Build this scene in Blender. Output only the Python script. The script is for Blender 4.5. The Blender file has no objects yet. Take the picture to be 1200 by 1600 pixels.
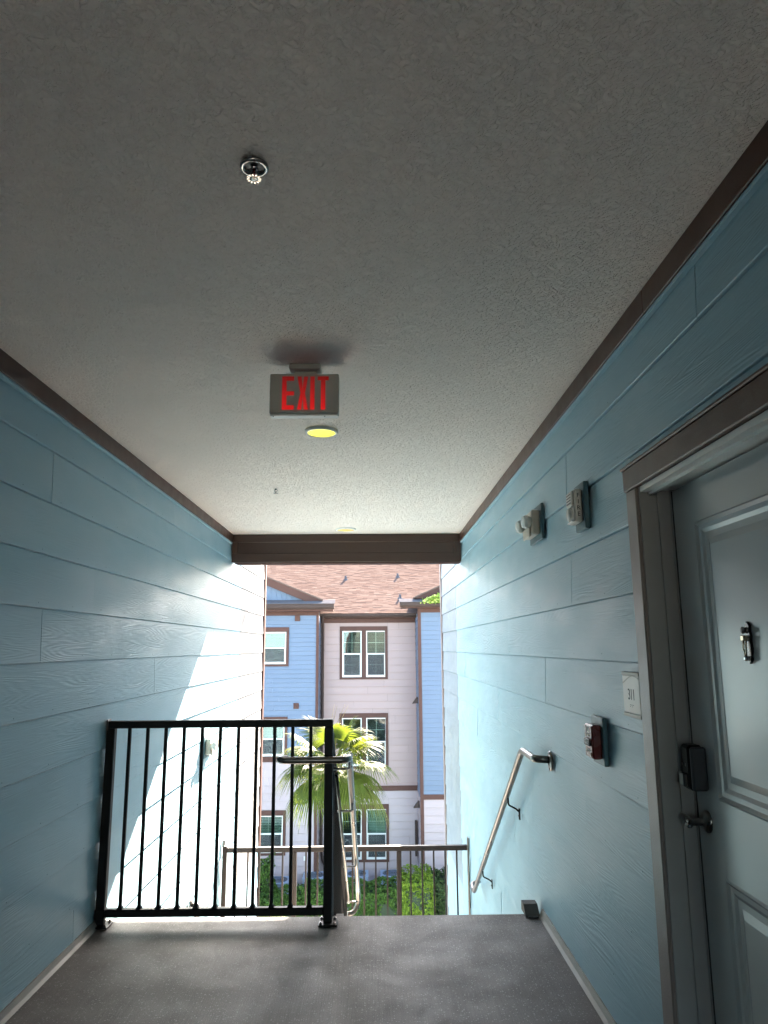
import bpy, bmesh, math, random
from mathutils import Vector, Matrix, Euler
random.seed(11)
sc = bpy.context.scene
col = sc.collection
rad = math.radians

# ------------------------------------------------------------------ camera
P, YAW, ROLL = 0.186012, 0.01432, -0.006923
fw = Vector((math.sin(YAW)*math.cos(P), math.cos(YAW)*math.cos(P), math.sin(P)))
rt = Vector((math.cos(YAW), -math.sin(YAW), 0)); up = rt.cross(fw)
r2 = rt*math.cos(ROLL)+up*math.sin(ROLL); u2 = -rt*math.sin(ROLL)+up*math.cos(ROLL)
cam = bpy.data.cameras.new('camera'); camo = bpy.data.objects.new('camera', cam); col.objects.link(camo)
m = Matrix((r2, u2, -fw)).transposed().to_4x4(); m.translation = Vector((0, 0, 1.5)); camo.matrix_world = m
cam.sensor_fit = 'VERTICAL'; cam.sensor_height = 36; cam.sensor_width = 27; cam.lens = 1123.04/1600*36
cam.clip_start = .05; cam.clip_end = 2000
sc.camera = camo

# ------------------------------------------------------------------ sky, sun, exposure
SUN = Vector((1, 3.7, 2.53)).normalized()
w = bpy.data.worlds.new('World'); sc.world = w; w.use_nodes = True
wt = w.node_tree; wt.nodes.clear()
sky = wt.nodes.new('ShaderNodeTexSky'); sky.sky_type = 'NISHITA'; sky.sun_disc = False
sky.sun_elevation = math.asin(SUN.z); sky.sun_rotation = math.atan2(SUN.x, SUN.y)
sky.air_density = 1.0; sky.dust_density = 1.5; sky.ozone_density = 1.0
bg = wt.nodes.new('ShaderNodeBackground'); bg.inputs[1].default_value = .065
wo = wt.nodes.new('ShaderNodeOutputWorld')
wt.links.new(sky.outputs[0], bg.inputs[0]); wt.links.new(bg.outputs[0], wo.inputs[0])
sl = bpy.data.lights.new('sun', 'SUN'); sl.energy = 5.0; sl.angle = rad(.53); sl.color = (1, .87, .72)
so = bpy.data.objects.new('sun', sl); col.objects.link(so)
so.rotation_euler = SUN.to_track_quat('Z', 'Y').to_euler(); so.location = (10, 37, 26)
sc.view_settings.view_transform = 'Standard'; sc.view_settings.look = 'None'
sc.view_settings.gamma = 1; sc.view_settings.use_curve_mapping = False
sc.view_settings.exposure = 4.6
cy = sc.cycles
cy.max_bounces = 14; cy.diffuse_bounces = 8; cy.glossy_bounces = 4; cy.transmission_bounces = 6; cy.transparent_max_bounces = 12
cy.sample_clamp_indirect = 8; cy.caustics_reflective = False; cy.caustics_refractive = False

# ------------------------------------------------------------------ materials
class N:
    def __init__(s, name):
        s.m = bpy.data.materials.new(name); s.m.use_nodes = True; s.t = s.m.node_tree
        s.b = s.t.nodes['Principled BSDF']; s.o = s.t.nodes['Material Output']
    def n(s, typ, **kw):
        x = s.t.nodes.new('ShaderNode'+typ)
        for k, v in kw.items():
            if k[0] == '_': x.inputs[int(k[1:])].default_value = v
            else: setattr(x, k, v)
        return x
    def l(s, a, b): s.t.links.new(a, b)
    def math(s, op, a, b=None, c=None):
        x = s.n('Math', operation=op)
        for i, v in enumerate((a, b, c)):
            if v is None: continue
            if isinstance(v, (int, float)): x.inputs[i].default_value = v
            else: s.l(v, x.inputs[i])
        return x.outputs[0]
    def noise(s, vec, scale=1., detail=2., rough=.5, dist=0.):
        x = s.n('TexNoise'); x.inputs['Scale'].default_value = scale; x.inputs['Detail'].default_value = detail
        x.inputs['Roughness'].default_value = rough; x.inputs['Distortion'].default_value = dist
        s.l(vec, x.inputs['Vector']); return x.outputs['Fac']
    def ramp(s, fac, stops):
        x = s.n('ValToRGB'); e = x.color_ramp.elements
        while len(e) < len(stops): e.new(.5)
        for i, (p, c) in enumerate(stops):
            e[i].position = p; e[i].color = (c, c, c, 1) if isinstance(c, (int, float)) else (*c, 1)
        s.l(fac, x.inputs[0]); return x.outputs[0]
    def mapr(s, fac, a, b, c, d):
        x = s.n('MapRange'); s.l(fac, x.inputs[0])
        for i, v in enumerate((a, b, c, d)): x.inputs[i+1].default_value = v
        return x.outputs[0]
    def objvec(s, scale=(1, 1, 1), rnd=37.):
        tc = s.n('TexCoord'); oi = s.n('ObjectInfo')
        sh = s.n('VectorMath', operation='SCALE'); cmb = s.n('CombineXYZ')
        for i, k in enumerate((1., .73, 1.31)): s.l(s.math('MULTIPLY', oi.outputs['Random'], rnd*k), cmb.inputs[i])
        ad = s.n('VectorMath', operation='ADD'); s.l(tc.outputs['Object'], ad.inputs[0]); s.l(cmb.outputs[0], ad.inputs[1])
        mp = s.n('VectorMath', operation='MULTIPLY'); s.l(ad.outputs[0], mp.inputs[0]); mp.inputs[1].default_value = scale
        return mp.outputs[0]
    def geovec(s, scale=(1, 1, 1)):
        g = s.n('NewGeometry'); mp = s.n('VectorMath', operation='MULTIPLY')
        s.l(g.outputs['Position'], mp.inputs[0]); mp.inputs[1].default_value = scale
        return mp.outputs[0]
    def scale_vec(s, v, sc_):
        mp = s.n('VectorMath', operation='MULTIPLY'); s.l(v, mp.inputs[0]); mp.inputs[1].default_value = sc_; return mp.outputs[0]
    def color_var(s, colr, fac, lo, hi):
        x = s.n('MixRGB', blend_type='MULTIPLY'); x.inputs[0].default_value = 1; x.inputs[1].default_value = (*colr, 1)
        v = s.mapr(fac, 0, 1, lo, hi); c = s.n('CombineColor')
        for i in range(3): s.l(v, c.inputs[i])
        s.l(c.outputs[0], x.inputs[2]); return x.outputs[0]
    def bump(s, h, strength, dist, prev=None):
        x = s.n('Bump'); x.inputs['Strength'].default_value = strength; x.inputs['Distance'].default_value = dist
        s.l(h, x.inputs['Height'])
        if prev is not None: s.l(prev, x.inputs['Normal'])
        return x.outputs[0]
    def setp(s, **kw):
        for k, v in kw.items():
            k = {'spec': 'Specular IOR Level', 'rough': 'Roughness', 'metal': 'Metallic', 'base': 'Base Color', 'norm': 'Normal',
                 'em': 'Emission Color', 'ems': 'Emission Strength', 'coat': 'Coat Weight'}[k]
            i = s.b.inputs[k]
            if isinstance(v, tuple): i.default_value = (*v, 1)
            elif isinstance(v, (int, float)): i.default_value = v
            else: s.l(v, i)
        return s.m

def plain(name, c, rough=.5, metal=0., var=.08, bump=.0, scale=18., spec=.5):
    k = N(name); v = k.objvec()
    f = k.noise(v, scale, 4)
    k.setp(base=k.color_var(c, f, 1-var, 1+var), rough=k.mapr(k.noise(v, scale*.6, 3), .2, .8, max(.05, rough-.08), rough+.08), metal=metal, spec=spec)
    if bump: k.setp(norm=k.bump(k.noise(v, scale*9, 3), bump, .002))
    return k.m

def siding_mat(name, c, grain=1., rough=.4, var=.05, spec=.5):
    """painted wood-grain fibre cement lap board; long axis is object X or Y, height is Z"""
    k = N(name); v = k.objvec()
    a = k.noise(k.scale_vec(v, (.55, .55, 8.)), 1., 1.5, .4)
    rings = k.math('SINE', k.math('MULTIPLY', a, 190.))
    mask = k.ramp(k.noise(k.scale_vec(v, (1.1, 1.1, 5.)), 1.6, 2), [(.38, 0), (.62, 1)])
    fine = k.noise(k.scale_vec(v, (7., 7., 230.)), 1., 2., .6)
    tex = k.noise(v, 320., 2.)
    h = k.math('ADD', k.math('MULTIPLY', k.math('MULTIPLY', rings, mask), .30), k.math('ADD', k.math('MULTIPLY', fine, 1.1), k.math('MULTIPLY', tex, .25)))
    oi = k.n('ObjectInfo')
    tone = k.math('ADD', k.math('MULTIPLY', oi.outputs['Random'], .5), k.math('MULTIPLY', k.noise(v, 1.3, 5), .5))
    rr = k.mapr(k.noise(k.scale_vec(v, (1, 1, 3)), 2.2, 4), .3, .7, rough-.09, rough+.1)
    k.setp(base=k.color_var(c, tone, 1-var, 1+var), rough=rr, norm=k.bump(h, .5*grain, .0022), spec=spec)
    return k.m

M = {}
M['teal'] = siding_mat('teal siding paint', (.28, .43, .505), spec=.36)
M['pale'] = siding_mat('siding with cream light tint', (0.2101, 0.1996, 0.1961), .6)  # brighter light at the left wall's end, painted into the board colour
M['paleb'] = siding_mat('siding with blue light tint', (0.1879, 0.2349, 0.2678), .6)  # same for the right wall's end: cool brightness put into the colour
M['teal_flat'] = plain('teal paint', (0.055, 0.1265, 0.154), .45)
M['teal_core'] = plain('teal wall backing', (.275, .42, .505), .6)
M['bluef'] = siding_mat('blue siding paint', (0.09243, 0.1151, 0.1575), .5, .55, .05, .15)
M['lav'] = siding_mat('lavender siding paint', (0.2377, 0.1675, 0.1549), .5, .5, .05, .15)
M['lavlow'] = siding_mat('pale lilac siding paint', (0.2574, 0.2061, 0.2079), .5, .5, .05, .15)
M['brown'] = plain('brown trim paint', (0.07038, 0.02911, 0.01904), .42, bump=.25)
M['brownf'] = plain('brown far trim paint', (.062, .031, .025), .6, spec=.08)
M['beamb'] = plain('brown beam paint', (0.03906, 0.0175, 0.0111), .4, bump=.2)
M['taupe'] = plain('grey brown casing paint', (0.2, 0.164, 0.152), .4, bump=.3)
M['jamb'] = plain('dark grey jamb paint', (0.2765, 0.2736, 0.2707), .42)
M['black'] = plain('black painted steel', (.007, .0065, .0065), .45, bump=.1, spec=.16)
M['guardb'] = plain('dark bronze steel', (.014, .010, .009), .65, spec=.1)
M['plate'] = plain('dark grey steel plate', (.075, .066, .06), .6, spec=.2)
M['bronze'] = plain('bronze painted steel', (0.0312, 0.02232, 0.0198), .5, spec=.2)
M['steel'] = plain('brushed steel', (0.144, 0.1314, 0.1202), .32, 1.)
M['darksteel'] = plain('dark nickel', (.16, .15, .145), .3, 1.)
M['chrome'] = plain('worn chrome', (.36, .36, .35), .22, 1.)
M['vinyl'] = plain('white vinyl', (0.468, 0.45, 0.42), .35)
M['white'] = plain('white enamel', (.75, .74, .72), .35)
M['offwhite'] = plain('off white plastic', (.62, .59, .54), .4)
M['beige'] = plain('beige plastic', (.56, .50, .42), .4)
M['signgrey'] = plain('grey sign housing', (0.3844, 0.3844, 0.3472), .45)
M['red'] = plain('red enamel', (0.114, 0.0126, 0.0108), .25)
M['ink'] = plain('black ink', (.012, .012, .012), .5)
M['whiteink'] = plain('white ink', (.8, .8, .78), .5)
M['brass'] = plain('antique brass', (.55, .46, .33), .22, 1.)
M['gutter'] = plain('dark bronze gutter', (.042, .028, .024), .6, spec=.08)
M['acbody'] = plain('grey blue condenser', (.16, .19, .24), .5)
M['acdark'] = plain('condenser grille', (.035, .04, .05), .5)
M['caulk'] = plain('grey sealant', (0.198, 0.186, 0.168), .6, bump=.4)
M['blind'] = plain('cream window blind', (0.1877, 0.1677, 0.1238), .6)
M['blindd'] = plain('grey green window blind', (0.315, 0.364, 0.329), .6)
M['dark'] = plain('dark room', (.03, .035, .035), .8)
M['lens'] = plain('ribbed lens', (.75, .74, .70), .12, spec=.8)

def mat_door():
    k = N('blue grey door paint'); v = k.objvec()
    k.setp(base=k.color_var((.455, .475, .48), k.noise(v, 3, 4), .95, 1.05), rough=.22, norm=k.bump(k.noise(k.scale_vec(v, (1, 1, .35)), 5, 2), .10, .006))
    return k.m
M['door'] = mat_door()

def mat_ceiling():
    k = N('knockdown plaster'); v = k.geovec((1, 1, 1))
    a = k.noise(v, 30., 2.5, .5, 1.6); b = k.noise(k.scale_vec(v, (1, 1.25, 1)), 47., 2., .5, 1.2)
    h = k.math('ADD', k.ramp(a, [(.465, 0), (.535, 1)]), k.math('MULTIPLY', k.ramp(b, [(.46, 0), (.54, 1)]), .6))
    h2 = k.noise(v, 190., 3.)
    base = k.color_var((.89, .785, .715), k.noise(v, 1.4, 4), .95, 1.04)
    n = k.bump(h, 1., .006); n = k.bump(h2, .3, .002, n)
    k.setp(base=base, rough=.75, norm=n, spec=.3); return k.m
M['ceiling'] = mat_ceiling()

def mat_floor():
    k = N('sealed broom concrete'); v = k.geovec()
    broom = k.noise(k.scale_vec(v, (150., 2.2, 1.)), 1., 3., .65)
    broom2 = k.noise(k.scale_vec(v, (60., 1.1, 1.)), 1., 2., .6)
    grit = k.noise(v, 210., 3., .75)
    stain = k.noise(v, 2.2, 6., .62, .5)
    vo = k.n('TexVoronoi'); vo.inputs['Scale'].default_value = 105.; k.l(v, vo.inputs['Vector'])
    sep = k.n('SeparateColor'); k.l(vo.outputs['Color'], sep.inputs[0])
    rad_ = k.mapr(sep.outputs[0], .30, 1., -.05, .40)
    spots = k.math('LESS_THAN', vo.outputs['Distance'], rad_)
    tone = k.math('ADD', k.math('MULTIPLY', stain, .36), k.math('ADD', k.math('MULTIPLY', grit, .50), k.math('ADD', k.math('MULTIPLY', broom, .16), k.math('MULTIPLY', broom2, .06))))
    base = k.color_var((.054, .0455, .041), k.mapr(tone, .36, .64, 0, 1), .15, 1.9)
    mx = k.n('MixRGB'); k.l(k.math('MULTIPLY', spots, .75), mx.inputs[0]); k.l(base, mx.inputs[1]); mx.inputs[2].default_value = (.19, .18, .175, 1)
    pit = k.ramp(k.noise(v, 30., 2.), [(.22, 1), (.25, 0)])
    m2 = k.n('MixRGB'); k.l(pit, m2.inputs[0]); k.l(mx.outputs[0], m2.inputs[1]); m2.inputs[2].default_value = (.03, .028, .026, 1)
    h = k.math('ADD', k.math('MULTIPLY', broom, .55), k.math('ADD', k.math('MULTIPLY', grit, 1.2), k.math('MULTIPLY', broom2, .3)))
    rr = k.mapr(k.math('ADD', k.math('MULTIPLY', k.noise(v, 3.2, 6, .7), .8), k.math('MULTIPLY', grit, .2)), .34, .66, .46, .66)
    k.setp(base=m2.outputs[0], rough=rr, norm=k.bump(h, .7, .0022), spec=.32); return k.m
M['floor'] = mat_floor()
def mat_conc():
    k = N('plain concrete'); v = k.geovec()
    k.setp(base=k.color_var((.60, .53, .46), k.noise(v, 5., 6, .6), .8, 1.15), rough=.75, norm=k.bump(k.noise(v, 150, 3), .3, .002)); return k.m
M['conc'] = mat_conc()
M['fillslab'] = plain('fill bounce concrete', (.36, .33, .30), .85, var=.2, scale=.8)  # surface of the added fill-light slab behind the camera
def mat_ground():
    k = N('mulch and turf'); v = k.geovec(); f = k.noise(v, .7, 6, .7)
    c = k.ramp(f, [(.35, (.05, .075, .025)), (.6, (.09, .075, .05))])
    k.setp(base=c, rough=.95, norm=k.bump(k.noise(v, 40, 4), .6, .02)); return k.m
M['ground'] = mat_ground()
def mat_shingle():
    k = N('tan pink shingles'); v = k.geovec()
    g = k.n('NewGeometry'); rp = g.outputs['Random Per Island']
    f = k.math('ADD', k.math('MULTIPLY', rp, .55), k.math('MULTIPLY', k.noise(v, 14., 4, .7), .45))
    c = k.ramp(f, [(.15, (.078, .053, .044)), (.5, (.096, .067, .056)), (.85, (.116, .085, .071))])
    k.setp(base=c, rough=.9, norm=k.bump(k.noise(v, 120, 2), .4, .004), spec=0.); return k.m
M['shingle'] = mat_shingle()
M['roofbase'] = plain('roof underlay', (0.132, 0.09, 0.072), .9)
M['pent'] = plain('grey pent shingles', (.085, .08, .085), .9, var=.3, scale=9, spec=0.)
def mat_leaf(name, cols, trans=.35, rough=.45):
    k = N(name); g = k.n('NewGeometry'); v = k.geovec()
    f = k.math('ADD', k.math('MULTIPLY', g.outputs['Random Per Island'], .7), k.math('MULTIPLY', k.noise(v, 2.2, 3), .3))
    c = k.ramp(f, [(.15, cols[0]), (.5, cols[1]), (.85, cols[2])])
    k.setp(base=c, rough=.6, spec=.12)
    tr = k.n('BsdfTranslucent'); 
    br = k.n('MixRGB', blend_type='MULTIPLY'); br.inputs[0].default_value = 1; k.l(c, br.inputs[1]); br.inputs[2].default_value = (1.5, 1.5, .8, 1)
    k.l(br.outputs[0], tr.inputs[0])
    mx = k.n('MixShader'); mx.inputs[0].default_value = trans
    k.l(k.b.outputs[0], mx.inputs[1]); k.l(tr.outputs[0], mx.inputs[2]); k.l(mx.outputs[0], k.o.inputs[0]); return k.m
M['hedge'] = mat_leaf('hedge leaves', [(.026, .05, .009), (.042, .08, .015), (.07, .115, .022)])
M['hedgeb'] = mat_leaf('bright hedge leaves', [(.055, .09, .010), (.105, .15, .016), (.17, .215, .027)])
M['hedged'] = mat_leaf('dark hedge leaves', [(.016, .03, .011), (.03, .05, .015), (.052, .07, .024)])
M['palm'] = mat_leaf('palm leaves', [(.034, .047, .008), (.052, .066, .010), (.08, .086, .015)], .40)
M['palmdry'] = mat_leaf('dry palm', [(.07, .05, .024), (.11, .08, .042), (.15, .115, .06)], .3)
M['weed'] = mat_leaf('weed leaves', [(.10, .17, .03), (.22, .30, .05), (.60, .58, .20)])
M['trunk'] = plain('palm trunk bark', (.17, .13, .10), .9, var=.4, bump=.6, scale=12)
M['twig'] = plain('hedge core', (.02, .028, .012), .95)
def mat_glass():
    k = N('window glass'); k.t.nodes.remove(k.b)
    fr = k.n('Fresnel'); fr.inputs[0].default_value = 1.9
    t = k.n('BsdfTransparent'); t.inputs[0].default_value = (.72, .80, .77, 1)
    g = k.n('BsdfGlossy'); g.inputs['Roughness'].default_value = .02; g.inputs[0].default_value = (.95, .98, .96, 1)
    v = k.geovec((.5, 1, .5)); k.l(k.bump(k.noise(v, 1.7, 1.), .035, .2), g.inputs['Normal'])
    mx = k.n('MixShader'); k.l(k.math('MULTIPLY', fr.outputs[0], .38), mx.inputs[0]); k.l(t.outputs[0], mx.inputs[1]); k.l(g.outputs[0], mx.inputs[2])
    k.l(mx.outputs[0], k.o.inputs[0]); return k.m
M['glass'] = mat_glass()
def mat_screen():
    k = N('insect screen mesh'); t = k.n('BsdfTransparent'); k.setp(base=(.05, .05, .05), rough=.8)
    mx = k.n('MixShader'); mx.inputs[0].default_value = .42; k.l(t.outputs[0], mx.inputs[1]); k.l(k.b.outputs[0], mx.inputs[2]); k.l(mx.outputs[0], k.o.inputs[0]); return k.m
M['screen'] = mat_screen()
def emis(name, c, s):
    k = N(name); k.setp(base=c, em=c, ems=s, rough=.4); return k.m
M['lamp'] = emis('yellow lit lens', (1., .86, .05), .068)
M['lamp2'] = emis('pale yellow lit lens', (.72, .50, .14), .022)
def mat_exit():
    k = N('red lit letters'); tc = k.n('TexCoord'); sp = k.n('SeparateXYZ'); k.l(tc.outputs['Object'], sp.inputs[0])
    k.setp(base=(.45, .012, .012), em=(.80, .008, .010), ems=k.mapr(sp.outputs[2], -.075, .06, .026, .006), rough=.35); return k.m
M['exitred'] = mat_exit()

# ------------------------------------------------------------------ mesh helpers
WL = {}
def wloc(o): return WL.get(o, Vector((0, 0, 0)))
class MB:
    def __init__(s): s.v = []; s.f = []; s.sm = []
    def add(s, vs, fs, smooth=False):
        b = len(s.v); s.v += [Vector(p) for p in vs]
        for f in fs: s.f.append([b+i for i in f]); s.sm.append(smooth)
        return s
    def box(s, x0, x1, y0, y1, z0, z1):
        x0, x1 = sorted((x0, x1)); y0, y1 = sorted((y0, y1)); z0, z1 = sorted((z0, z1))
        return s.add([(x0, y0, z0), (x1, y0, z0), (x1, y1, z0), (x0, y1, z0), (x0, y0, z1), (x1, y0, z1), (x1, y1, z1), (x0, y1, z1)],
              [(0, 3, 2, 1), (4, 5, 6, 7), (0, 1, 5, 4), (1, 2, 6, 5), (2, 3, 7, 6), (3, 0, 4, 7)])
    def cbox(s, x0, x1, y0, y1, z0, z1, c=.003):
        """chamfered box"""
        x0, x1 = sorted((x0, x1)); y0, y1 = sorted((y0, y1)); z0, z1 = sorted((z0, z1))
        c = min(c, (x1-x0)*.45, (y1-y0)*.45, (z1-z0)*.45)
        bm = bmesh.new(); vs = [bm.verts.new(p) for p in [(x0, y0, z0), (x1, y0, z0), (x1, y1, z0), (x0, y1, z0), (x0, y0, z1), (x1, y0, z1), (x1, y1, z1), (x0, y1, z1)]]
        for f in [(0, 3, 2, 1), (4, 5, 6, 7), (0, 1, 5, 4), (1, 2, 6, 5), (2, 3, 7, 6), (3, 0, 4, 7)]: bm.faces.new([vs[i] for i in f])
        bmesh.ops.bevel(bm, geom=bm.edges[:], offset=c, segments=1, affect='EDGES')
        bm.verts.index_update(); s.add([v.co.copy() for v in bm.verts], [[v.index for v in f.verts] for f in bm.faces]); bm.free(); return s
    def prism(s, poly, axis, a, b):
        """poly: list of 2D points in the other two axes (cyclic order), extruded along axis a..b"""
        n = len(poly)
        def pt(p, t):
            if axis == 'x': return (t, p[0], p[1])
            if axis == 'y': return (p[0], t, p[1])
            return (p[0], p[1], t)
        vs = [pt(p, a) for p in poly]+[pt(p, b) for p in poly]
        return s.add(vs, [list(range(n))[::-1], list(range(n, 2*n))]+[(i, (i+1) % n, n+(i+1) % n, n+i) for i in range(n)])
    def tube(s, pts, r, n=12, cap=True):
        pts = [Vector(p) for p in pts]; k = len(pts); rs = r if isinstance(r, (list, tuple)) else [r]*k
        d0 = (pts[1]-pts[0]).normalized(); ref = Vector((0, 0, 1)) if abs(d0.z) < .9 else Vector((1, 0, 0))
        u = d0.cross(ref).normalized(); vs = []
        for i in range(k):
            d = (pts[min(i+1, k-1)]-pts[max(i-1, 0)]).normalized()
            u = (u-d*u.dot(d)).normalized(); v = d.cross(u)
            for j in range(n):
                a = 2*math.pi*j/n; vs.append(pts[i]+(u*math.cos(a)+v*math.sin(a))*rs[i])
        fs = [(i*n+j, i*n+(j+1) % n, (i+1)*n+(j+1) % n, (i+1)*n+j) for i in range(k-1) for j in range(n)]
        s.add(vs, fs, True)
        if cap: s.add([vs[j] for j in range(n)], [list(range(n))[::-1]]); s.add([vs[(k-1)*n+j] for j in range(n)], [list(range(n))])
        return s
    def lathe(s, c, axis, prof, n=24, smooth=True):
        """prof: (radius, height along axis)"""
        ax = Vector(axis).normalized(); ref = Vector((0, 0, 1)) if abs(ax.z) < .9 else Vector((1, 0, 0))
        u = ax.cross(ref).normalized(); v = ax.cross(u); c = Vector(c); vs = []
        for (r, h) in prof:
            for j in range(n):
                a = 2*math.pi*j/n; vs.append(c+ax*h+(u*math.cos(a)+v*math.sin(a))*max(r, 1e-5))
        k = len(prof)
        return s.add(vs, [(i*n+j, i*n+(j+1) % n, (i+1)*n+(j+1) % n, (i+1)*n+j) for i in range(k-1) for j in range(n)], smooth)
    def xf(s, fn): s.v = [Vector(fn(p)) for p in s.v]; return s
    def build(s, name, mat, parent=None, **tags):
        lo = Vector([min(p[i] for p in s.v) for i in range(3)]); hi = Vector([max(p[i] for p in s.v) for i in range(3)])
        c = (lo+hi)/2
        if parent is None: c.z = lo.z
        me = bpy.data.meshes.new(name); me.from_pydata([p-c for p in s.v], [], s.f)
        for p, q in zip(me.polygons, s.sm): p.use_smooth = q
        bm = bmesh.new(); bm.from_mesh(me); bmesh.ops.remove_doubles(bm, verts=bm.verts, dist=1e-6) if len(s.v) < 4000 else None
        if len(s.v) < 4000: bmesh.ops.recalc_face_normals(bm, faces=bm.faces)
        bm.to_mesh(me); bm.free()
        me.materials.append(mat if not isinstance(mat, str) else M[mat])
        o = bpy.data.objects.new(name, me); col.objects.link(o); o.parent = parent
        o.location = c-wloc(parent) if parent else c; WL[o] = c
        for k, v in tags.items(): o[k] = v
        return o
def thing(name, loc, label, cat, group=None):
    o = bpy.data.objects.new(name, None); col.objects.link(o); o.location = loc; WL[o] = Vector(loc); o.empty_display_size = .1
    o['label'] = label; o['category'] = cat
    if group: o['group'] = group
    return o
def struct(mb, name, mat): return mb.build(name, mat, None, kind='structure')
def B(*a): return MB().box(*a)
def CB(*a, c=.003): return MB().cbox(*a, c=c)
def text_mesh(txt, size, fn, mat, name, parent, depth=.0015, spacing=1., align='CENTER'):
    cu = bpy.data.curves.new('text', 'FONT'); cu.body = txt; cu.size = size; cu.extrude = depth; cu.align_x = align; cu.align_y = 'CENTER'
    cu.space_character = spacing; cu.resolution_u = 3
    o = bpy.data.objects.new('text', cu); me = bpy.data.meshes.new_from_object(o)
    mb = MB(); mb.add([fn(v.co) for v in me.vertices], [list(p.vertices) for p in me.polygons])
    bpy.data.objects.remove(o); bpy.data.curves.remove(cu); bpy.data.meshes.remove(me)
    return mb.build(name, mat, parent)
def arc(c, a, b, r, n=6):
    """points of a quarter bend with corner c, coming from direction a and leaving to direction b"""
    c, a, b = Vector(c), Vector(a).normalized(), Vector(b).normalized()
    out = []
    for i in range(n+1):
        t = i/n; out.append(c-a*r*(1-t)**2*1.0+b*r*t**2)
    return out
def bent(pts, r, n=6):
    pts = [Vector(p) for p in pts]; out = [pts[0]]
    for i in range(1, len(pts)-1):
        a = pts[i]-pts[i-1]; b = pts[i+1]-pts[i]; rr = min(r, a.length*.45, b.length*.45)
        out += arc(pts[i], a, b, rr, n)
    return out+[pts[-1]]

XL, XR, ZC = -1.545, .949, 2.717
YE = 4.44          # landing edge
YB = 7.737         # inner face of the beam
YW = 10.25         # end of the corridor walls
GZ = -6.3          # ground level

# ------------------------------------------------------------------ ground, slabs, stairs
struct(B(-400, 400, -400, 400, GZ-.3, GZ), 'ground', 'ground')
struct(B(-30, 30, 10.4, 20.9, GZ-.1, GZ+.12), 'courtyard_bounce_slab', 'conc')  # unseen pale slab, added to bounce light up to the ceiling
struct(B(XL+.002, XR-.002, -8.5, YE, -.2, 0), 'landing_floor', 'floor')
struct(B(XL+.002, XR-.002, 6.52, 8.0, -1.74, -1.524), 'mid_landing', 'conc')
struct(B(XL+.002, XR-.002, -8.5, YE, -3.25, -3.05), 'lower_landing', 'conc')
struct(B(-9, 9, -8.6, YB+.19, ZC, ZC+.35), 'ceiling', 'ceiling')
struct(B(-60, 60, -80, -17, GZ-.1, GZ+.02), 'rear_fill_slab', 'fillslab')  # unseen slab added behind the camera to send fill light into the corridor

def stair(y0, z0, sgn, x0, x1, label, up_end):
    t = thing('stair_flight', ((x0+x1)/2, y0, z0-1.5), label, 'stairs')
    for i in range(7):
        z = z0-(i+1)*.1905; ya = y0+sgn*i*.295
        CB(x0+.06, x1-.06, ya, ya+sgn*.31, z-.05, z, c=.008).build('tread', 'conc', t)
        B(x0+.06, x1-.06, ya+sgn*.002, ya+sgn*.012, z+.002, z+.14).build('riser', 'conc', t)
    for xs in (x0+.012, x1-.054):
        L = 7*.295+.05
        a = (y0, z0-.30); poly = [(y0+sgn*.004, z0-.36), (y0+sgn*.004, z0-.02), (y0+sgn*.10, z0-.02), (y0+sgn*L, z0-1.36), (y0+sgn*L, z0-1.70)]
        MB().prism(poly, 'x', xs, xs+.042).build('stringer', 'bronze', t)
    if up_end:   # steel end of the stringer that shows above the landing edge
        MB().prism([(YE-.055, .003), (YE-.05, .014), (YE+.005, .052), (YE+.07, .052), (YE+.07, .003)], 'x', .845, .925).build('stringer_end', 'plate', t)
        B(.858, .912, YE-.075, YE-.0555, .004, .010).build('anchor_slot', 'ink', t)
    return t
stair(YE, 0, 1, -.24, XR-.004, 'right stair flight going down from the landing with a grey steel stringer end', True)
stair(6.52, -1.524, -1, XL+.004, -.32, 'left stair flight going down from the mid landing behind the black railing', False)

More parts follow.
